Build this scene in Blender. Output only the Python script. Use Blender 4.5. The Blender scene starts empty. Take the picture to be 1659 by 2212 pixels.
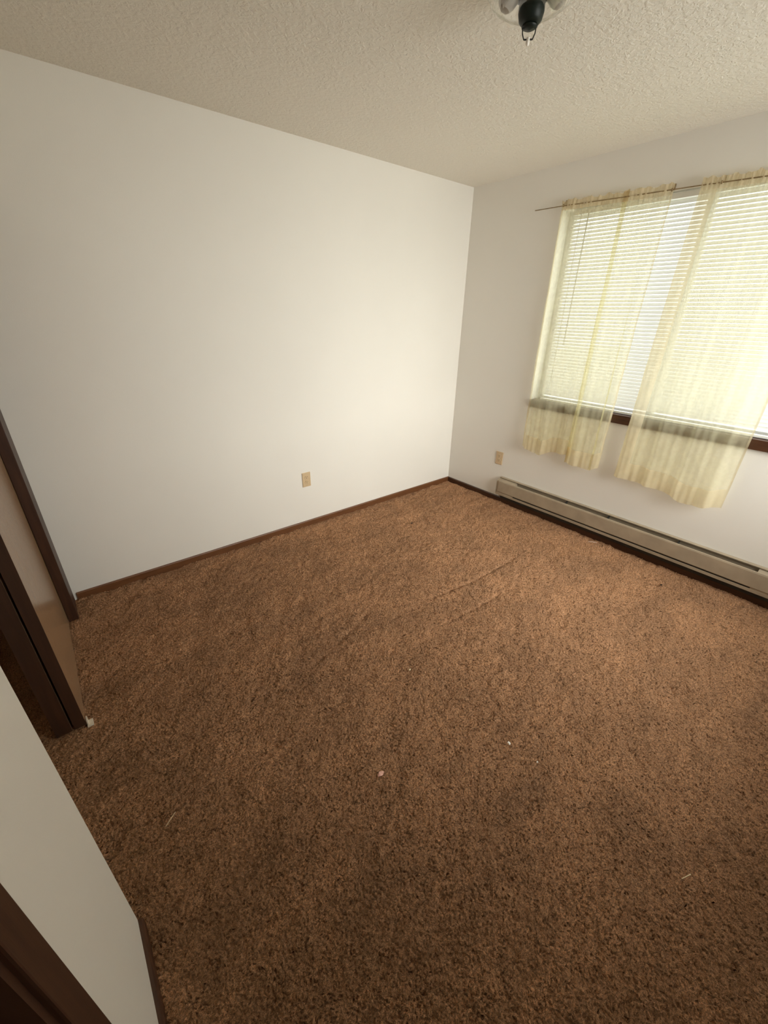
import bpy, bmesh, math, random
import numpy as np
from mathutils import Vector, Matrix
random.seed(7)
S = bpy.context.scene
C = S.collection

# ------------------------------------------------------------------ camera
CAM = Vector((-3.0214, -2.6365, 1.5475))
yaw, pitch, roll = 0.8820, -0.4528, 0.0170
fw = Vector((math.cos(yaw)*math.cos(pitch), math.sin(yaw)*math.cos(pitch), math.sin(pitch)))
rt = Vector((math.sin(yaw), -math.cos(yaw), 0)); up = rt.cross(fw)
r2 = math.cos(roll)*rt + math.sin(roll)*up
u2 = -math.sin(roll)*rt + math.cos(roll)*up
cd = bpy.data.cameras.new('camera'); cam = bpy.data.objects.new('camera', cd); C.objects.link(cam)
M = Matrix((r2, u2, -fw)).transposed().to_4x4(); M.translation = CAM
cam.matrix_world = M
cd.sensor_fit = 'VERTICAL'; cd.sensor_height = 24.0; cd.lens = 880.5/2212*24.0
cd.clip_start = 0.02; cd.clip_end = 200
S.camera = cam

# ------------------------------------------------------------------ light
SKY = 3.0
w = bpy.data.worlds.new('World'); S.world = w; w.use_nodes = True
bg = w.node_tree.nodes['Background']
bg.inputs['Color'].default_value = (0.97, 0.985, 1.0, 1); bg.inputs['Strength'].default_value = SKY
def area_light(name, loc, rot, sx, sy, power, color, portal=False):
    l = bpy.data.lights.new(name, 'AREA'); l.shape = 'RECTANGLE'; l.size = sx; l.size_y = sy
    l.energy = power; l.color = color
    if portal: l.cycles.is_portal = True
    o = bpy.data.objects.new(name, l); C.objects.link(o); o.location = loc; o.rotation_euler = rot
    return o
# daylight enters through the window opening (portal only guides the sky sampling)
area_light('window_portal', (0.16, -1.62, 1.55), (0, math.radians(90), 0), 1.30, 1.75, 1.0, (1, 1, 1), True)
# added fill light behind the camera, shining in through a made-up window
area_light('fill_behind_camera', (-1.0, -5.7, 2.55), (math.radians(78), 0, 0), 3.0, 3.4, 560.0, (1.0, .975, .93))
vs = S.view_settings
vs.view_transform = 'Standard'; vs.look = 'None'; vs.exposure = 0.0; vs.gamma = 1.0; vs.use_curve_mapping = False
S.cycles.max_bounces = 14; S.cycles.diffuse_bounces = 10; S.cycles.transparent_max_bounces = 24
S.cycles.transmission_bounces = 10; S.cycles.sample_clamp_indirect = 12

# ------------------------------------------------------------------ materials
def mat(name, col, rough=0.6, metal=0.0, spec=0.5):
    m = bpy.data.materials.new(name); m.use_nodes = True
    b = m.node_tree.nodes['Principled BSDF']
    b.inputs['Base Color'].default_value = (*col, 1); b.inputs['Roughness'].default_value = rough
    b.inputs['Metallic'].default_value = metal; b.inputs['Specular IOR Level'].default_value = spec
    return m
def nd(m, t, **kw):
    n = m.node_tree.nodes.new(t)
    for k, v in kw.items():
        if k in n.inputs: n.inputs[k].default_value = v
        else: setattr(n, k, v)
    return n
def ln(m, a, b): m.node_tree.links.new(a, b)
def bsdf(m): return m.node_tree.nodes['Principled BSDF']
def coords(m, scale=(1, 1, 1), rot=(0, 0, 0)):
    t = nd(m, 'ShaderNodeTexCoord'); mp = nd(m, 'ShaderNodeMapping')
    mp.inputs['Scale'].default_value = scale; mp.inputs['Rotation'].default_value = rot
    ln(m, t.outputs['Object'], mp.inputs['Vector']); return mp.outputs['Vector']
def noisy(m, vec, c1, c2, scale, detail=4, lo=.35, hi=.65):
    n = nd(m, 'ShaderNodeTexNoise', Scale=scale, Detail=detail); ln(m, vec, n.inputs['Vector'])
    r = nd(m, 'ShaderNodeValToRGB'); r.color_ramp.elements[0].position = lo; r.color_ramp.elements[1].position = hi
    r.color_ramp.elements[0].color = (*c1, 1); r.color_ramp.elements[1].color = (*c2, 1)
    ln(m, n.outputs['Fac'], r.inputs['Fac']); ln(m, r.outputs['Color'], bsdf(m).inputs['Base Color'])
    return n, r
def bump(m, height, strength, dist, normal=None):
    b = nd(m, 'ShaderNodeBump', Strength=strength, Distance=dist); ln(m, height, b.inputs['Height'])
    if normal is not None: ln(m, normal, b.inputs['Normal'])
    ln(m, b.outputs['Normal'], bsdf(m).inputs['Normal']); return b.outputs['Normal']

WALL = mat('wall_paint', (.80, .78, .73), .55, spec=.3)
v = coords(WALL); noisy(WALL, v, (.79, .77, .715), (.815, .795, .74), 1.3)
n = nd(WALL, 'ShaderNodeTexNoise', Scale=220, Detail=3); ln(WALL, v, n.inputs['Vector']); bump(WALL, n.outputs['Fac'], .12, .002)

CEIL = mat('ceiling_paint', (.87, .84, .76), .8, spec=.2)
v = coords(CEIL)
n1 = nd(CEIL, 'ShaderNodeTexNoise', Scale=54, Detail=3, Roughness=.55, Distortion=.5); ln(CEIL, v, n1.inputs['Vector'])
r1 = nd(CEIL, 'ShaderNodeValToRGB'); r1.color_ramp.elements[0].position = .42; r1.color_ramp.elements[1].position = .62
ln(CEIL, n1.outputs['Fac'], r1.inputs['Fac'])
n2 = nd(CEIL, 'ShaderNodeTexNoise', Scale=110, Detail=2); ln(CEIL, v, n2.inputs['Vector'])
mx = nd(CEIL, 'ShaderNodeMath', operation='MULTIPLY_ADD'); ln(CEIL, n2.outputs['Fac'], mx.inputs[0]); mx.inputs[1].default_value = .35
ln(CEIL, r1.outputs['Color'], mx.inputs[2])
bump(CEIL, mx.outputs[0], .36, .006)

def wood(name, c1, c2, rough, stretch=(14, 14, 1.2)):
    m = mat(name, c1, rough)
    v = coords(m, stretch)
    noisy(m, v, c1, c2, 5, 6, .3, .75)
    n = nd(m, 'ShaderNodeTexNoise', Scale=30, Detail=4); ln(m, v, n.inputs['Vector']); bump(m, n.outputs['Fac'], .08, .002)
    return m
WOOD_Z = wood('dark_stained_wood_upright', (.034, .012, .005), (.062, .024, .010), .48)
WOOD_Y = wood('dark_stained_wood_along_window_wall', (.050, .019, .008), (.085, .034, .014), .42, (14, 1.2, 14))
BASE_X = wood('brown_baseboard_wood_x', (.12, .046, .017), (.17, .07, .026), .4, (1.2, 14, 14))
BASE_Y_SHADE = wood('brown_baseboard_wood_y_shaded', (.050, .019, .008), (.075, .030, .012), .4, (14, 1.2, 14))  # darker copy of the baseboard wood, shade under the heater put into colour
DOORW = wood('varnished_brown_door', (.27, .165, .092), (.33, .205, .118), .24)
EDGE_SHADE = wood('shaded_door_edge_wood', (.035, .014, .006), (.055, .022, .010), .5)  # unlit end faces of the doors, their shade put into a darker wood
IVORY = mat('ivory_plastic', (.62, .47, .29), .35)
v = coords(IVORY); noisy(IVORY, v, (.60, .455, .28), (.64, .49, .305), 60)
HOLE = mat('dark_slot', (.01, .008, .006), .8)
HEAT = mat('beige_heater_enamel', (.38, .31, .22), .5, spec=.35)
v = coords(HEAT, (1, 1, 1)); noisy(HEAT, v, (.35, .285, .205), (.41, .335, .24), 9, 5)
HDARK = mat('heater_inner_metal', (.16, .15, .125), .5, .5); v = coords(HDARK); noisy(HDARK, v, (.045, .042, .034), (.08, .075, .06), 25)
FIN = mat('heater_bracket_metal', (.04, .038, .032), .6, .3)
ALU = mat('white_window_frame', (.78, .78, .74), .35)
v = coords(ALU); noisy(ALU, v, (.76, .76, .72), (.80, .80, .76), 8)
BRASS = mat('old_rod_metal', (.30, .22, .12), .4, .7); v = coords(BRASS); noisy(BRASS, v, (.24, .17, .09), (.36, .27, .15), 40)
BLACK = mat('black_fixture_metal', (.006, .011, .008), .45, spec=.3); v = coords(BLACK); noisy(BLACK, v, (.004, .009, .006), (.010, .015, .011), 30)
CHROME = mat('steel_wire', (.35, .33, .29), .3, .9); v = coords(CHROME); noisy(CHROME, v, (.3, .28, .25), (.4, .38, .33), 50)
WHITEP = mat('white_plastic', (.85, .80, .70), .3); v = coords(WHITEP); noisy(WHITEP, v, (.62, .55, .44), (.70, .62, .50), 50)
STRAW = mat('dry_straw', (.75, .60, .38), .6); v = coords(STRAW); noisy(STRAW, v, (.66, .52, .32), (.85, .70, .46), 90)
LINT = mat('pink_lint', (.75, .42, .34), .9); v = coords(LINT); noisy(LINT, v, (.62, .33, .27), (.85, .52, .42), 200)
PAPER = mat('white_paper_scrap', (.9, .87, .8), .8); v = coords(PAPER); noisy(PAPER, v, (.84, .8, .72), (.95, .92, .86), 120)
DARKLINT = mat('dark_lint', (.035, .018, .01), .9); v = coords(DARKLINT); noisy(DARKLINT, v, (.02, .01, .006), (.05, .028, .015), 150)

def see_through(name, col, alpha, rough=.1, trans=0.0):
    """thin clear or sheer material: part of the light passes straight through"""
    m = bpy.data.materials.new(name); m.use_nodes = True; nt = m.node_tree; nt.nodes.clear()
    out = nd(m, 'ShaderNodeOutputMaterial'); tr = nd(m, 'ShaderNodeBsdfTransparent')
    return m, out, tr
def sheer(name, col, tcol, opaque, tl=.6):
    m, out, tr = see_through(name, col, 1)
    df = nd(m, 'ShaderNodeBsdfDiffuse'); df.inputs['Color'].default_value = (*col, 1)
    tn = nd(m, 'ShaderNodeBsdfTranslucent'); tn.inputs['Color'].default_value = (*tcol, 1)
    tc = nd(m, 'ShaderNodeTexCoord')
    wv = nd(m, 'ShaderNodeTexNoise', Scale=14, Detail=5); ln(m, tc.outputs['Object'], wv.inputs['Vector'])
    mr = nd(m, 'ShaderNodeMapRange'); ln(m, wv.outputs['Fac'], mr.inputs['Value'])
    mr.inputs['From Min'].default_value = .3; mr.inputs['From Max'].default_value = .7
    mr.inputs['To Min'].default_value = max(0, opaque-.07); mr.inputs['To Max'].default_value = min(1, opaque+.07)
    m1 = nd(m, 'ShaderNodeMixShader'); m1.inputs[0].default_value = tl
    ln(m, df.outputs[0], m1.inputs[1]); ln(m, tn.outputs[0], m1.inputs[2])
    m2 = nd(m, 'ShaderNodeMixShader'); ln(m, mr.outputs[0], m2.inputs[0])
    tr.inputs['Color'].default_value = (1, .99, .93, 1)
    ln(m, tr.outputs[0], m2.inputs[1]); ln(m, m1.outputs[0], m2.inputs[2]); ln(m, m2.outputs[0], out.inputs[0])
    return m
SHEER = sheer('cream_sheer_fabric', (.84, .80, .58), (.88, .84, .56), .38)
SHEER2 = sheer('cream_sheer_fabric_doubled', (.84, .75, .53), (.86, .78, .53), .70)
RUFF = sheer('ruffled_sheer_header', (.78, .66, .46), (.80, .70, .48), .72)
def clear(name, tint, gloss):
    m, out, tr = see_through(name, tint, 1); tr.inputs['Color'].default_value = (*tint, 1)
    gl = nd(m, 'ShaderNodeBsdfGlossy', Roughness=.04); fr = nd(m, 'ShaderNodeLayerWeight', Blend=gloss)
    mx = nd(m, 'ShaderNodeMixShader'); ln(m, fr.outputs['Facing'], mx.inputs[0]); ln(m, tr.outputs[0], mx.inputs[1]); ln(m, gl.outputs[0], mx.inputs[2])
    ln(m, mx.outputs[0], out.inputs[0]); return m
GLASS = clear('window_glass', (.97, .98, .97), .12)
SHADE = clear('clear_shade_glass', (.97, .97, .95), .16)
SLAT = bpy.data.materials.new('white_blind_slat'); SLAT.use_nodes = True
b = bsdf(SLAT); b.inputs['Base Color'].default_value = (.84, .84, .80, 1); b.inputs['Roughness'].default_value = .4
v = coords(SLAT); noisy(SLAT, v, (.84, .84, .82), (.87, .87, .85), 6)
tn = nd(SLAT, 'ShaderNodeBsdfTranslucent'); tn.inputs['Color'].default_value = (.85, .86, .80, 1)
mx = nd(SLAT, 'ShaderNodeMixShader'); mx.inputs[0].default_value = .16
ln(SLAT, b.outputs[0], mx.inputs[1]); ln(SLAT, tn.outputs[0], mx.inputs[2])
ln(SLAT, mx.outputs[0], SLAT.node_tree.nodes['Material Output'].inputs[0])
BULB = bpy.data.materials.new('unlit_frosted_bulb'); BULB.use_nodes = True
b = bsdf(BULB); b.inputs['Base Color'].default_value = (.36, .33, .28, 1); b.inputs['Roughness'].default_value = .35
GROUND = mat('brightened_ground', (.7, .7, .62), .9); v = coords(GROUND); noisy(GROUND, v, (.62, .63, .54), (.76, .77, .68), 3)  # unseen ground, paled so the lower blind gaps look bright
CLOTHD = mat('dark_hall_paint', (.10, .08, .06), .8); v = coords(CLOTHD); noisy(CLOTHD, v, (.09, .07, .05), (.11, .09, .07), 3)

# carpet
CARP = mat('brown_shag_carpet', (.2, .1, .05), .95, spec=.1)
v = coords(CARP)
nf = nd(CARP, 'ShaderNodeTexNoise', Scale=210, Detail=4, Roughness=.8, Distortion=.2); ln(CARP, v, nf.inputs['Vector'])
rf = nd(CARP, 'ShaderNodeValToRGB'); rf.color_ramp.elements[0].position = .40; rf.color_ramp.elements[1].position = .62
rf.color_ramp.elements[0].color = (.050, .019, .007, 1); rf.color_ramp.elements[1].color = (.86, .45, .225, 1)
ln(CARP, nf.outputs['Fac'], rf.inputs['Fac'])
v2 = coords(CARP, (1.0, 1.8, 1.0), (0, 0, .5))
nl = nd(CARP, 'ShaderNodeTexNoise', Scale=2.6, Detail=8, Roughness=.66, Distortion=.6); ln(CARP, v2, nl.inputs['Vector'])
rl = nd(CARP, 'ShaderNodeMapRange'); ln(CARP, nl.outputs['Fac'], rl.inputs['Value'])
rl.inputs['From Min'].default_value = .36; rl.inputs['From Max'].default_value = .62
rl.inputs['To Min'].default_value = .62; rl.inputs['To Max'].default_value = 1.24
ml = nd(CARP, 'ShaderNodeVectorMath', operation='SCALE'); ln(CARP, rf.outputs['Color'], ml.inputs[0]); ln(CARP, rl.outputs[0], ml.inputs['Scale'])
ln(CARP, ml.outputs[0], bsdf(CARP).inputs['Base Color'])
bsdf(CARP).inputs['Sheen Weight'].default_value = 1.0; bsdf(CARP).inputs['Sheen Roughness'].default_value = .55
bsdf(CARP).inputs['Sheen Tint'].default_value = (1.0, .58, .34, 1)
bump(CARP, nf.outputs['Fac'], 1.0, .009)

# ------------------------------------------------------------------ mesh helpers
def tag(o, label=None, cat=None, group=None, kind=None):
    if label: o['label'] = label
    if cat: o['category'] = cat
    if group: o['group'] = group
    if kind: o['kind'] = kind
    return o
def obj(name, bm, m, parent=None, smooth=False):
    me = bpy.data.meshes.new(name); bm.normal_update(); bm.to_mesh(me); bm.free()
    if smooth:
        for p in me.polygons: p.use_smooth = True
    me.materials.append(m)
    o = bpy.data.objects.new(name, me); C.objects.link(o)
    if parent is not None:
        o.parent = parent; o.matrix_parent_inverse = Matrix.Translation(-parent.location)
    return o
def empty(name, loc, label, cat, group=None):
    o = bpy.data.objects.new(name, None); C.objects.link(o); o.location = loc; o.empty_display_size = .05
    return tag(o, label, cat, group)
def box(bm, a, b, bev=0.0):
    lo = [min(a[i], b[i]) for i in range(3)]; hi = [max(a[i], b[i]) for i in range(3)]
    r = bmesh.ops.create_cube(bm, size=1.0); vs_ = r['verts']
    for q in vs_:
        q.co = Vector([lo[i] + (q.co[i]+.5)*(hi[i]-lo[i]) for i in range(3)])
    if bev > 0:
        es = list({e for q in vs_ for e in q.link_edges})
        bmesh.ops.bevel(bm, geom=es, offset=bev, segments=2, affect='EDGES', profile=.6)
    return bm
def boxes(*bs, bev=0.0):
    bm = bmesh.new()
    for a, b in bs: box(bm, a, b, bev)
    return bm
def prism(bm, pts, axis, a, b):
    """closed 2-D outline pts extruded along axis from a to b"""
    def P(p, t):
        c = list(p); c.insert(axis, t); return c
    A = [bm.verts.new(P(p, a)) for p in pts]; B = [bm.verts.new(P(p, b)) for p in pts]
    n = len(pts)
    for i in range(n): bm.faces.new((A[i], A[(i+1) % n], B[(i+1) % n], B[i]))
    bm.faces.new(list(reversed(A))); bm.faces.new(B)
    bmesh.ops.recalc_face_normals(bm, faces=bm.faces)
    return bm
def tube(bm, pts, rad, seg=8, cap=True):
    pts = [Vector(p) for p in pts]; rads = rad if isinstance(rad, (list, tuple)) else [rad]*len(pts)
    rings = []; prev = None
    for i, p in enumerate(pts):
        t = (pts[min(i+1, len(pts)-1)] - pts[max(i-1, 0)]).normalized()
        if prev is None:
            a = Vector((0, 0, 1)) if abs(t.z) < .9 else Vector((1, 0, 0)); u = t.cross(a).normalized()
        else: u = (prev - t*prev.dot(t)).normalized()
        prev = u; w_ = t.cross(u)
        rings.append([bm.verts.new(p + rads[i]*(math.cos(k*2*math.pi/seg)*u + math.sin(k*2*math.pi/seg)*w_)) for k in range(seg)])
    for r, s in zip(rings, rings[1:]):
        for k in range(seg): bm.faces.new((r[k], r[(k+1) % seg], s[(k+1) % seg], s[k]))
    if cap:
        bm.faces.new(list(reversed(rings[0]))); bm.faces.new(rings[-1])
    return bm
def lathe(bm, prof, base, axis=Vector((0, 0, 1)), seg=32, ripple=0, rn=0):
    base = Vector(base); axis = Vector(axis).normalized()
    a = Vector((1, 0, 0)) if abs(axis.x) < .9 else Vector((0, 1, 0)); u = axis.cross(a).normalized(); w_ = axis.cross(u)
    rings = []
    for j, (r, h) in enumerate(prof):
        ring = []
        for k in range(seg):
            th = k*2*math.pi/seg; rr = r*(1 + ripple*math.cos(rn*th)*(j/len(prof)))
            ring.append(bm.verts.new(base + axis*h + rr*(math.cos(th)*u + math.sin(th)*w_)))
        rings.append(ring)
    for r, s in zip(rings, rings[1:]):
        for k in range(seg): bm.faces.new((r[k], r[(k+1) % seg], s[(k+1) % seg], s[k]))
    return rings
def struct(name, bm, m, parent=None, smooth=False):
    o = obj(name, bm, m, parent, smooth)
    if parent is None: o['kind'] = 'structure'
    return o

# ------------------------------------------------------------------ room shell
XL, YF, H = -3.203, -3.35, 2.44          # closet wall plane, wall behind the camera, ceiling height
WT = .115
OY0, OY1, OZ0, OZ1 = -.79, -2.47, .93, 2.185   # window opening
struct('wall_back', boxes(((-4.0, 0, -.05), (.15, .12, H+.05))), WALL)
bm = boxes(((0, 0, -.05), (.15, OY0, H+.05)), ((0, OY1, -.05), (.15, YF-.12, H+.05)),
           ((0, OY0, -.05), (.15, OY1, OZ0)), ((0, OY0, OZ1), (.15, OY1, H+.05)))
struct('wall_right', bm, WALL)
CY0, CY1, CH = -.21, -1.828, 2.03          # closet opening
DY0, DY1, DH = -2.275, -3.06, 2.03         # doorway beside the camera
bm = boxes(((XL-WT, CY1, -.05), (XL, DY0, H+.05)), ((XL-WT, DY1, -.05), (XL, YF, H+.05)),
           ((XL-WT, 0, CH), (XL, CY1, H+.05)), ((XL-WT, DY0, DH), (XL, DY1, H+.05)))
struct('wall_left', bm, WALL)
WX0, WX1, WZ0, WZ1 = -1.70, -.12, .80, 2.10   # made-up window behind the camera, lets the fill light in
struct('wall_front', boxes(((XL-WT, YF, -.05), (WX0, YF-.12, H+.05)), ((WX1, YF, -.05), (0, YF-.12, H+.05)),
                           ((WX0, YF, -.05), (WX1, YF-.12, WZ0)), ((WX0, YF, WZ1), (WX1, YF-.12, H+.05))), WALL)
struct('ceiling', boxes(((-4.0, YF-.12, H), (.0, 0, H+.1))), CEIL)
# closet interior shell and the dark hall behind the doorway
struct('wall_closet', boxes(((-3.95, 0, -.05), (-3.88, CY1-.08, H)), ((-3.88, CY1-.02, -.05), (XL-WT, CY1-.08, H))), WALL)
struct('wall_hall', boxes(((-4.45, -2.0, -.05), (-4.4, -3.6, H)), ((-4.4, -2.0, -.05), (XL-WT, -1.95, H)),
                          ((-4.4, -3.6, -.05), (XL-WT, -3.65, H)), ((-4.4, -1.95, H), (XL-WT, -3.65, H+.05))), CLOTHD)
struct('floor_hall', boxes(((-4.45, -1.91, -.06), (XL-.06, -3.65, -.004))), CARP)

# ------------------------------------------------------------------ carpeted floor with real pile relief
DRAG = [(-1.51, -1.282, -.733, -1.319, .014, .009), (-1.621, -1.483, -1.146, -1.506, .012, .008), (-2.35, -1.30, -1.70, -1.05, .016, .006), (-2.2, -2.45, -1.5, -2.7, .02, .006)]
def carpet():
    dx = .0042
    x0, x1, y0, y1 = -3.88, 0.0, YF, 0.0
    nx = int((x1-x0)/dx); ny = int((y1-y0)/dx)
    rng = np.random.default_rng(3)
    def band(s_lo, s_hi, ang=0, st=1.0):
        f = np.fft.rfft2(rng.standard_normal((ny+1, nx+1)))
        ky = np.fft.fftfreq(ny+1, dx)[:, None]; kx = np.fft.rfftfreq(nx+1, dx)[None, :]
        a = kx*math.cos(ang)+ky*math.sin(ang); b_ = -kx*math.sin(ang)+ky*math.cos(ang)
        k = np.sqrt((a*st)**2 + (b_/st)**2)
        g = np.exp(-(k*s_lo)**2) - np.exp(-(k*s_hi)**2)
        z = np.fft.irfft2(f*g, s=(ny+1, nx+1)); return z/z.std()
    z = .0026*band(.0048, .0100) + .0014*band(.0080, .018)
    dirs = band(.05, .22, .6, 1.3); z += .0014*dirs + .0022*band(.18, .6)
    X, Y = np.meshgrid(np.linspace(x0, x1, nx+1), np.linspace(y0, y1, ny+1))
    # drag marks pressed into the pile
    for ax, ay, bx_, by_, wd, dp in DRAG:
        t = np.clip(((X-ax)*(bx_-ax)+(Y-ay)*(by_-ay))/((bx_-ax)**2+(by_-ay)**2), 0, 1)
        bow = .03*np.sin(t*np.pi)
        d = np.hypot(X-(ax+t*(bx_-ax))-bow*(by_-ay), Y-(ay+t*(by_-ay))+bow*(bx_-ax))
        z -= dp*np.exp(-(d/wd)**2)
    z = np.clip(z, -.018, .016)
    jit = .0018*rng.standard_normal((2, ny+1, nx+1)); jit[:, 0, :] = jit[:, -1, :] = 0; jit[:, :, 0] = jit[:, :, -1] = 0
    co = np.stack([X+jit[0], Y+jit[1], z], -1).reshape(-1, 3).astype(np.float32)
    i = np.arange(nx)[None, :] + (nx+1)*np.arange(ny)[:, None]
    q = np.stack([i, i+1, i+nx+2, i+nx+1], -1).reshape(-1, 4).astype(np.int32)
    me = bpy.data.meshes.new('floor'); me.vertices.add(len(co)); me.vertices.foreach_set('co', co.ravel())
    me.loops.add(q.size); me.loops.foreach_set('vertex_index', q.ravel())
    me.polygons.add(len(q)); me.polygons.foreach_set('loop_start', np.arange(0, q.size, 4, dtype=np.int32))
    me.polygons.foreach_set('use_smooth', np.ones(len(q), bool))
    me.update(); me.validate(); me.materials.append(CARP)
    o = bpy.data.objects.new('floor', me); C.objects.link(o); o['kind'] = 'structure'
carpet()

# ------------------------------------------------------------------ baseboards
def bb_profile(h=.047, t=.012):
    return [(0, -.01), (t, -.01), (t, h-.006), (t-.004, h), (0, h)]
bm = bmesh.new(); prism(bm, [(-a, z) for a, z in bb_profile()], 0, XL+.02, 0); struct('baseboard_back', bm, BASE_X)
bm = bmesh.new(); prism(bm, [(-a, z) for a, z in bb_profile()], 1, -.013, YF); struct('baseboard_right', bm, BASE_Y_SHADE)
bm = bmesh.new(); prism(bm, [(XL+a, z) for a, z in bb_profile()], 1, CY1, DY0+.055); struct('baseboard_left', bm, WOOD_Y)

# ------------------------------------------------------------------ closet opening: stile, sliding doors, track
struct('trim_1', boxes(((XL-.040, -.001, -.01), (XL+.004, CY0, CH), ), bev=.002), WOOD_Z)        # wide wooden stile beside the white wall
struct('trim_2', boxes(((XL-.105, CY0, CH-.045), (XL-.012, CY1+.001, CH-.001)), bev=.002), WOOD_Y)       # head track board
def sliding_door(name, xa, xb, m, label):
    d = boxes(((xa, CY0+.03, .012), (xb, -1.007, CH-.05)), bev=.002)
    o = struct(name, d, m); o['label'] = label
    eb = boxes(((xa, -1.007, .012), (xb, -1.0095, CH-.05))); obj('door_edge', eb, EDGE_SHADE, o)
    return o
sliding_door('door_1', XL-.080, XL-.0415, DOORW, 'front sliding closet door of varnished brown wood')
sliding_door('door_2', XL-.140, XL-.088, DOORW, 'rear sliding closet door behind the front one')
# white floor guide of the sliding doors
g = empty('door_guide', (XL-.03, -1.0, .0), 'small white plastic door guide at the foot of the sliding closet door', 'door guide')
obj('guide_base', boxes(((XL-.040, -.985, .002), (XL-.018, -1.022, .009)), bev=.002), WHITEP, g)
obj('guide_fin', boxes(((XL-.0385, -.985, .008), (XL-.033, -1.012, .034)), bev=.002), WHITEP, g)

# ------------------------------------------------------------------ doorway casing beside the camera
struct('trim_3', boxes(((XL, DY0+.054, 0), (XL+.011, DY0-.006, DH+.06)), ((XL, DY1-.055, 0), (XL+.011, DY1+.006, DH+.06)),
                       ((XL, DY0-.006, DH-.006), (XL+.011, DY1+.006, DH+.06)), bev=.003), WOOD_Z)
struct('trim_4', boxes(((XL-WT-.01, DY0+.001, 0), (XL+.004, DY0-.019, DH)), ((XL-WT-.01, DY1-.001, 0), (XL+.004, DY1+.019, DH)),
                       ((XL-WT-.01, DY0-.019, DH-.018), (XL+.004, DY1+.019, DH))), WOOD_Z)

# ------------------------------------------------------------------ window
win = struct('window_1', boxes(((.105, OY0, OZ0), (.145, OY0-.04, OZ1)), ((.105, OY1+.04, OZ0), (.145, OY1, OZ1)),
                               ((.105, OY0-.04, OZ0), (.145, OY1+.04, OZ0+.045)), ((.105, OY0-.04, OZ1-.04), (.145, OY1+.04, OZ1)),
                               ((.11, -1.60, OZ0+.045), (.14, -1.645, OZ1-.04)), bev=.003), ALU)
obj('window_pane', boxes(((.122, OY0-.04, OZ0+.045), (.126, -1.60, OZ1-.04))), GLASS, win)
obj('window_pane', boxes(((.122, -1.645, OZ0+.045), (.126, OY1+.04, OZ1-.04))), GLASS, win)
sill = obj('window_sill', boxes(((-.018, -1.0+.2, .893), (.0, OY1-.01, .951)), ((-.0, OY0-.002, .931), (.104, OY1+.002, .951)), bev=.002), WOOD_Y, win)

win2_added = struct('window_2_added', boxes(((WX0, YF-.08, WZ0), (WX0+.04, YF-.12, WZ1)), ((WX1-.04, YF-.08, WZ0), (WX1, YF-.12, WZ1)),  # unseen window added to admit the fill light
                                ((WX0+.04, YF-.08, WZ0), (WX1-.04, YF-.12, WZ0+.04)), ((WX0+.04, YF-.08, WZ1-.04), (WX1-.04, YF-.12, WZ1)),
                                ((-1.02, YF-.085, WZ0+.04), (-.98, YF-.115, WZ1-.04))), ALU)
obj('window_pane', boxes(((WX0+.04, YF-.098, WZ0+.04), (-1.02, YF-.102, WZ1-.04))), GLASS, win2_added)
obj('window_pane', boxes(((-.98, YF-.098, WZ0+.04), (WX1-.04, YF-.102, WZ1-.04))), GLASS, win2_added)

# ------------------------------------------------------------------ mini blind
BX, BY0, BY1 = .034, -.862, -2.452
bl = empty('mini_blind', (BX, (BY0+BY1)/2, 2.18), 'white horizontal mini blind lowered and closed inside the window recess', 'blind')
obj('headrail', boxes(((BX-.014, BY0, 2.152), (BX+.014, BY1, 2.180)), bev=.002), ALU, bl)
PITCH, TILT = .0213, math.radians(56)
bm = bmesh.new(); z = 2.135; zs = []
while z > .985:
    zs.append(z); nseg = 4; top = []; L0 = []; L1 = []
    sag = .0
    for k in range(nseg+1):
        s = (k/nseg-.5)*.0225; c = .0016*(1-(2*k/nseg-1)**2)       # crowned slat section
        # inner (room side) edge lower when TILT is negative
        px = BX + s*math.cos(TILT) + c*math.sin(TILT); pz = z + s*math.sin(TILT) - c*math.cos(TILT)
        L0.append(bm.verts.new((px, BY0-.002, pz))); L1.append(bm.verts.new((px, BY1+.002, pz)))
    for k in range(nseg): bm.faces.new((L0[k], L0[k+1], L1[k+1], L1[k]))
    z -= PITCH
obj('slats', bm, SLAT, bl, smooth=True)
for k in range(3):
    zz = .979 - .004*k
    zs.append(zz)
obj('bottom_rail', boxes(((BX-.013, BY0, .955), (BX+.013, BY1, .969)), bev=.003), ALU, bl)
for yy in (-.975-.02, -1.33, -1.67, -2.0, -2.33):
    bm = bmesh.new()
    tube(bm, [(BX-.0135, yy, 2.155), (BX-.0135, yy, .96)], .0009, 6); tube(bm, [(BX+.0135, yy, 2.155), (BX+.0135, yy, .96)], .0009, 6)
    obj('ladder_cord', bm, ALU, bl)
bm = bmesh.new(); tube(bm, [(BX-.022, -.975, 2.150), (BX-.026, -.977, 1.36)], .0035, 6); obj('tilt_wand', bm, CHROME, bl)
bm = bmesh.new(); tube(bm, [(BX-.020, -.925, 2.150), (BX-.022, -.928, 1.10)], .0016, 6); obj('lift_cord', bm, CHROME, bl)

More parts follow.
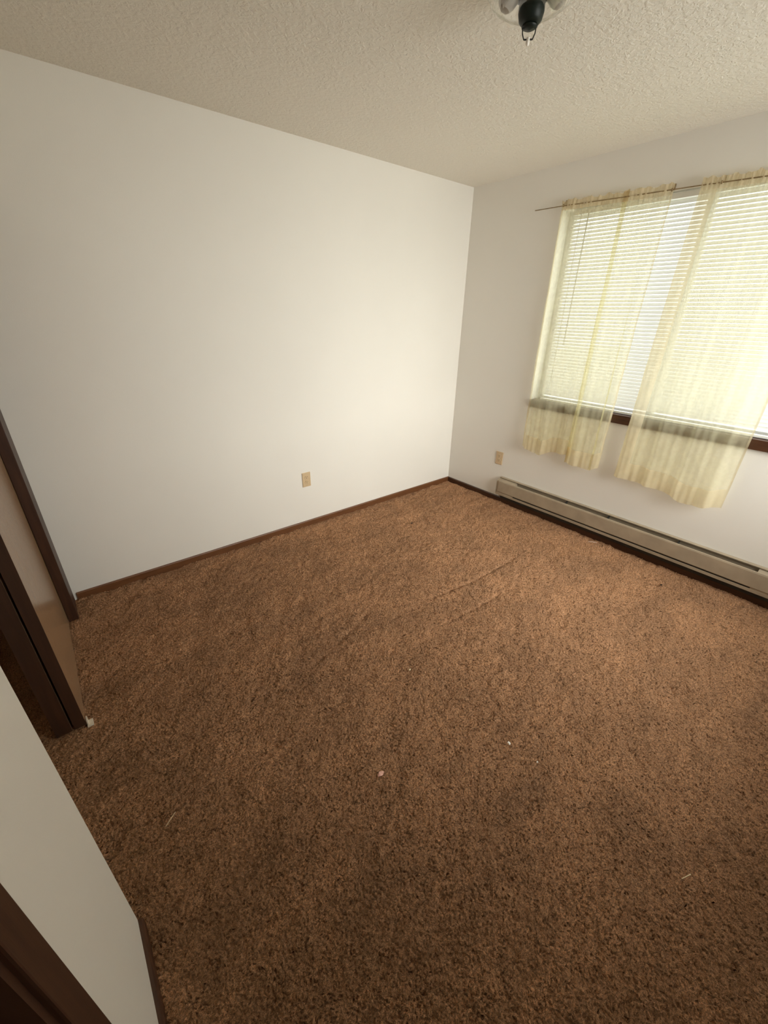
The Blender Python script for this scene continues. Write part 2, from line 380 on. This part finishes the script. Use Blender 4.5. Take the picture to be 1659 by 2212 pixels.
# ------------------------------------------------------------------ curtain rod with hooks
rodpts = [(-.028, -.60, 2.208), (-.040, -.80, 2.203), (-.046, -1.2, 2.190), (-.046, -1.6, 2.180), (-.046, -2.0, 2.166), (-.044, -2.45, 2.160), (-.03, -2.68, 2.158)]
cr = empty('curtain_rod', (-.03, -1.6, 2.18), 'thin dull metal curtain rod hooked to the wall above the window', 'curtain rod')
bm = bmesh.new(); tube(bm, rodpts, .0028, 8); obj('rod', bm, BRASS, cr, True)
for (yy, zz) in ((-.82, 2.203), (-1.462, 2.183), (-1.69, 2.178), (-2.46, 2.16)):
    bm = bmesh.new(); tube(bm, [(.0, yy+.006, zz+.020), (-.012, yy+.004, zz+.022), (-.030, yy, zz+.014), (-.042, yy, zz-.004), (-.050, yy-.003, zz-.007), (-.054, yy-.004, zz+.006)], .0035, 6)
    tube(bm, [(-.003, yy+.006, zz+.034), (-.003, yy+.006, zz+.006)], .006, 6)
    obj('hook', bm, BRASS, cr, True)

# ------------------------------------------------------------------ sheer curtains
def rod_z(y):
    for a, b_ in zip(rodpts, rodpts[1:]):
        if b_[1] <= y <= a[1]:
            t = (y-a[1])/(b_[1]-a[1]); return a[2]+t*(b_[2]-a[2]), a[0]+t*(b_[0]-a[0])
    return rodpts[-1][2], rodpts[-1][0]
def path_at(path, s):
    """piecewise smooth plan path: list of (s, y, x)"""
    for a, b_ in zip(path, path[1:]):
        if a[0] <= s <= b_[0]:
            t = (s-a[0])/(b_[0]-a[0]); e = t*t*(3-2*t)
            return a[1]+t*(b_[1]-a[1]), a[2]+e*(b_[2]-a[2])
    return path[-1][1], path[-1][2]
def curtain(name, label, path, hemz, seed, s_band, ripple_f, loc, drift):
    root = empty(name, loc, label, 'curtain', 'sheer curtains on the window rod')
    rng = random.Random(seed); ph = [rng.uniform(0, 6.28) for _ in range(8)]
    def P(s, v_):
        # v_: 1 at the rod, 0 at the hem, > 1 the ruffle over the rod
        y, x = path_at(path, s)
        vv = min(max(v_, 0), 1)
        y += drift(s)*(1-vv)
        zr, xr = rod_z(max(min(y, -.61), -2.67))
        zh = hemz(s); z_ = zh + (zr-zh)*v_ if v_ <= 1 else zr + (v_-1)*1.0
        lo = (1-vv)**.8
        xo = x*(.22+.78*min(1, (1-vv)*2.2+.12)) + xr*(1-min(1, (1-vv)*3))*.55
        amp = .0035 + .006*lo
        xo += amp*math.sin(s*ripple_f+ph[0]) + .5*amp*math.sin(s*ripple_f*1.9+ph[1]+vv*2) + .0025*math.sin(s*ripple_f*3.7+ph[2]+vv*5)
        xo += .0028*math.sin(vv*26+s*19+ph[3])*lo + .002*math.sin(vv*57-s*41+ph[4])*lo
        if vv > .93:                                  # gathers at the rod pocket
            gth = (vv-.93)/.07; xo += .0035*gth*math.sin(s*190+ph[5])
        if v_ > 1:
            k = (v_-1)/.03; xo += .006*k*math.sin(s*95+ph[6]) + .004*k*math.sin(s*163+ph[7])
            z_ += .010*k*max(-.6, math.sin(s*23+ph[1])*math.sin(s*61+ph[2]))
        return (min(xo, -.022 if .8 < 1 else 0), y, z_)
    def part(nm, s0, s1, v0, v1, m, ns, nv):
        bm = bmesh.new(); rows = []
        for j in range(nv+1):
            rows.append([bm.verts.new(P(s0+(s1-s0)*i/ns, v0+(v1-v0)*j/nv)) for i in range(ns+1)])
        for j in range(nv):
            for i in range(ns): bm.faces.new((rows[j][i], rows[j][i+1], rows[j+1][i+1], rows[j+1][i]))
        return obj(nm, bm, m, root, True)
    VH = .072                                         # hem height as a share of the drop
    part('sheer_panel', s_band, .985, VH, .985, SHEER, 190, 90)
    if s_band > 0: part('edge_band', 0, s_band, VH, .985, SHEER2, 12, 90)
    part('selvedge', .985, 1.0, VH, .985, SHEER2, 3, 90)
    part('hem', 0, 1, 0, VH, SHEER2, 200, 10)
    part('rod_pocket', 0, 1, .985, 1.0, RUFF, 320, 4)
    part('ruffle', 0, 1, 1.0, 1.028, RUFF, 320, 4)
    return root
p1 = [(0, -.800, -.040), (.12, -.875, -.060), (.26, -.97, -.066), (.40, -1.07, -.045), (.56, -1.19, -.046), (.60, -1.232, -.048),
      (.64, -1.200, -.062), (.70, -1.245, -.074), (.82, -1.34, -.070), (.92, -1.42, -.060), (1, -1.472, -.055)]
def hz1(s):
    pts = [(0, .575), (.12, .562), (.27, .545), (.42, .590), (.56, .598), (.60, .596), (.64, .545), (.8, .540), (.9, .535), (1, .565)]
    for a, b_ in zip(pts, pts[1:]):
        if a[0] <= s <= b_[0]: t = (s-a[0])/(b_[0]-a[0]); t = t*t*(3-2*t); return a[1]+t*(b_[1]-a[1])
    return pts[-1][1]
curtain('sheer_curtain', 'cream sheer curtain covering the left half of the window, nearest the room corner', p1, hz1, 4, .03, 30, (-.045, -1.13, 2.19), lambda s: .02*s if s > .9 else 0)
p2 = [(0, -1.602, -.062), (.10, -1.665, -.066), (.25, -1.76, -.052), (.42, -1.87, -.060), (.56, -1.955, -.050), (.70, -2.04, -.076), (.85, -2.13, -.066), (1, -2.235, -.056)]
def hz2(s):
    pts = [(0, .548), (.2, .542), (.45, .532), (.58, .520), (.68, .497), (.85, .502), (1, .530)]
    for a, b_ in zip(pts, pts[1:]):
        if a[0] <= s <= b_[0]: t = (s-a[0])/(b_[0]-a[0]); t = t*t*(3-2*t); return a[1]+t*(b_[1]-a[1])
    return pts[-1][1]
curtain('sheer_curtain', 'cream sheer curtain over the right half of the window, with the wide edge band', p2, hz2, 9, .125, 24, (-.045, -1.92, 2.17), lambda s: .03*(1-s)+.03*s)

# ------------------------------------------------------------------ baseboard heater
HY0, HY1 = -.635, -2.655; SY0, SY1 = -.81, -2.48
h = empty('baseboard_heater', (-.03, (HY0+HY1)/2, .050), 'long beige electric baseboard heater on the wall under the window', 'heater')
bm = bmesh.new()
prism(bm, [(-.001, .050), (-.006, .050), (-.006, .232), (-.022, .234), (-.023, .239), (-.020, .242), (-.001, .243)], 1, HY0, HY1)
obj('back_plate', bm, HEAT, h)
bm = bmesh.new()
prism(bm, [(-.052, .118), (-.060, .116), (-.063, .120), (-.063, .212), (-.060, .221), (-.055, .223), (-.055, .219), (-.059, .211), (-.059, .122), (-.052, .121)], 1, HY0-.018, HY1+.018)
obj('front_cover', bm, HEAT, h)
bm = bmesh.new()
prism(bm, [(-.006, .080), (-.050, .082), (-.058, .086), (-.059, .104), (-.055, .105), (-.055, .089), (-.049, .086), (-.006, .084)], 1, HY0-.002, HY1+.002)
obj('bottom_lip', bm, HEAT, h)
bm = boxes(((-.006, HY0-.03, .050), (-.028, HY1+.03, .080))); obj('under_lip_shade', bm, FIN, h)  # dark strip added in place of the shadow below the lip
for a, b_, e, sgn in ((HY0-.002, SY0, HY0, -1), (SY1, HY1+.002, HY1, 1)):
    bm = bmesh.new()
    prism(bm, [(-.007, .087), (-.0565, .090), (-.0575, .112), (-.0585, .211), (-.053, .2175), (-.030, .224), (-.012, .2315), (-.007, .2315)], 1, a, b_)
    obj('end_section', bm, HEAT, h)
    bm = bmesh.new(); prism(bm, [(-.002, .082), (-.056, .086), (-.061, .112), (-.062, .213), (-.054, .222), (-.022, .236), (-.002, .240)], 1, e+sgn*.0005, e-sgn*.0035)
    obj('end_cap', bm, HEAT, h)
bm = bmesh.new(); prism(bm, [(-.007, .200), (-.030, .192), (-.056, .196), (-.056, .190), (-.030, .186), (-.007, .192)], 1, SY0, SY1); obj('element_baffle', bm, HDARK, h)
bm = boxes(((-.009, SY0, .095), (-.052, SY1, .115))); obj('heating_element', bm, FIN, h)
for yy in (-1.27, -1.60, -2.06):
    bm = bmesh.new(); prism(bm, [(-.007, .196), (-.057, .194), (-.057, .214), (-.008, .229)], 1, yy, yy-.005); obj('bracket', bm, FIN, h)

# ------------------------------------------------------------------ wall outlets
def outlet(label, origin, ex, en, blank):
    """ex: unit vector along the wall, en: wall normal into the room"""
    ex = Vector(ex); en = Vector(en); o0 = Vector(origin)
    root = empty('wall_outlet', o0, label, 'outlet')
    def T(bm):
        for q in bm.verts: q.co = o0 + ex*q.co.x + en*q.co.y + Vector((0, 0, q.co.z))
        bmesh.ops.recalc_face_normals(bm, faces=bm.faces); return bm
    bm = boxes(((-.035, 0, -.0575), (.035, .0065, .0575)), bev=.0025); obj('cover_plate', T(bm), IVORY, root)
    for s in (1, -1):
        bm = bmesh.new(); lathe_pts = []
        n = 24
        A = [bm.verts.new((.0165*math.cos(2*math.pi*k/n), .0066, s*.0195 + max(-.0135, min(.0135, .0165*math.sin(2*math.pi*k/n))))) for k in range(n)]
        B = [bm.verts.new((q.co.x*.94, .0090, s*.0195+(q.co.z-s*.0195)*.94)) for q in A]
        for k in range(n): bm.faces.new((A[k], A[(k+1) % n], B[(k+1) % n], B[k]))
        bm.faces.new(B)
        f = obj('receptacle', T(bm), IVORY, root)
        bm = boxes(((-.0075, .0088, s*.0195+.001), (-.0055, .0094, s*.0195+.009)), ((.0055, .0088, s*.0195+.001), (.0075, .0094, s*.0195+.0085)),
                   ((-.0022, .0088, s*.0195-.009), (.0022, .0094, s*.0195-.0045)))
        obj('slots', T(bm), HOLE, f)
    bm = bmesh.new(); lathe(bm, [(.0035, .0066), (.003, .0078), (.0001, .0080)], (0, 0, 0), (0, 1, 0), 12); obj('screw', T(bm), IVORY, root)
    return root
outlet('ivory duplex outlet low on the large white wall', (-1.630, 0, .394), (1, 0, 0), (0, -1, 0), False)
outlet('ivory duplex outlet on the window wall, left of the heater', (0, -.583, .401), (0, -1, 0), (-1, 0, 0), True)

# ------------------------------------------------------------------ ceiling light
LX, LY = -1.612, -1.566
fx = empty('ceiling_light', (LX, LY, H), 'clear glass ceiling light with black centre stem and two unlit bulbs', 'ceiling light')
bm = bmesh.new(); lathe(bm, [(.0001, -.001), (.050, -.001), (.052, -.008), (.040, -.014), (.0001, -.016)], (LX, LY, H), (0, 0, 1), 32); obj('canopy', bm, BLACK, fx, True)
bm = bmesh.new(); lathe(bm, [(.0001, -.012), (.034, -.013), (.037, -.022), (.037, -.092), (.033, -.108), (.024, -.117), (.0001, -.119)], (LX, LY, H), (0, 0, 1), 28); obj('center_stem', bm, BLACK, fx, True)
for sgn in (-1, 1):
    d = Vector((.62*sgn, -.70*sgn, -.12)).normalized(); b0 = Vector((LX, LY, H-.050))
    bm = bmesh.new(); lathe(bm, [(.015, .020), (.016, .036), (.016, .042), (.0001, .043)], b0, d, 20); obj('bulb_socket', bm, BLACK, fx, True)
    bm = bmesh.new(); lathe(bm, [(.013, .040), (.016, .046), (.024, .056), (.028, .068), (.028, .078), (.021, .090), (.010, .096), (.0001, .098)], b0, d, 24); obj('bulb', bm, BULB, fx, True)
bm = bmesh.new()
prof = []
for k in range(56):
    t = k/55; r = .036+.092*t; prof.append((r, -.090 + .040*t*t + (.0024*math.sin(t*70) if t > .5 else 0)))
lathe(bm, prof, (LX, LY, H), (0, 0, 1), 80, .02, 20); obj('glass_shade', bm, SHADE, fx, True)
bm = bmesh.new(); lathe(bm, [(.0001, -.117), (.022, -.118), (.023, -.121), (.013, -.126), (.0001, -.128)], (LX, LY, H), (0, 0, 1), 24); obj('retaining_cap', bm, BLACK, fx, True)
bm = bmesh.new()
for sgn in (-1, 1): tube(bm, [(LX+.014*sgn, LY-.014*sgn, H-.116), (LX+.013*sgn, LY-.013*sgn, H-.134), (LX+.009*sgn, LY-.009*sgn, H-.147)], .0018, 6)
tube(bm, [(LX-.009, LY+.009, H-.147), (LX+.009, LY-.009, H-.147)], .0020, 6); obj('wire_bail', bm, FIN, fx)
bm = bmesh.new(); lathe(bm, [(.0001, -.142), (.0050, -.143), (.0055, -.156), (.0038, -.160), (.0001, -.161)], (LX, LY, H), (0, 0, 1), 14); obj('pull_tip', bm, PAPER, fx, True)

# ------------------------------------------------------------------ bits on the carpet
def stick(name, label, cat, a, b_, r, m, group=None):
    a = Vector(a); b_ = Vector(b_); mid = (a+b_)/2 + Vector((0, 0, .001))
    bm = bmesh.new(); tube(bm, [a, mid, b_], [r*.8, r, r*.9], 6); o = obj(name, bm, m); return tag(o, label, cat, group)
stick('straw', 'pale dry straw lying on the carpet near the white wall corner', 'straw', (-3.087, -1.612, .016), (-3.050, -1.586, .018), .0013, STRAW)
stick('twig', 'short pale twig on the carpet, lower right in the room', 'twig', (-1.905, -2.735, .016), (-1.873, -2.748, .019), .0013, STRAW)
stick('thread', 'thin white thread on the carpet in front of the heater', 'thread', (-.11, -1.545, .016), (-.075, -1.590, .018), .0009, PAPER)
def scrap(name, label, cat, x, y, sx, sy, m, seed, z=.016):
    rng = random.Random(seed); bm = bmesh.new()
    r = bmesh.ops.create_icosphere(bm, subdivisions=2, radius=1)
    for q in bm.verts:
        k = 1+rng.uniform(-.35, .35); q.co = Vector((x+q.co.x*sx*k, y+q.co.y*sy*k, z+q.co.z*.0035*k))
    return tag(obj(name, bm, m), label, cat)
scrap('paper_scrap', 'bright white paper scrap on the carpet, largest of the pale bits', 'scrap', -1.950, -2.143, .0045, .0075, PAPER, 1)
scrap('paper_scrap', 'tiny cream crumb on the carpet right of the white scrap', 'crumb', -1.930, -2.257, .004, .003, PAPER, 2)
scrap('lint', 'pinkish tuft of lint on the carpet in the middle of the room', 'lint', -2.423, -1.918, .011, .008, LINT, 3, .012)
scrap('paper_scrap', 'faint pale crumb on the carpet in the bright middle of the floor', 'crumb', -2.010, -1.622, .006, .004, STRAW, 4)
scrap('lint', 'small dark speck of lint on the carpet before the heater', 'lint', -.271, -2.105, .008, .006, DARKLINT, 5, .012)
scrap('lint', 'dark tuft of lint on the carpet below the large white wall', 'lint', -.965, -.497, .009, .008, DARKLINT, 6, .012)

# ------------------------------------------------------------------ outside
struct('ground_outside', boxes(((.3, -14, -.45), (30, 12, -.35))), GROUND)
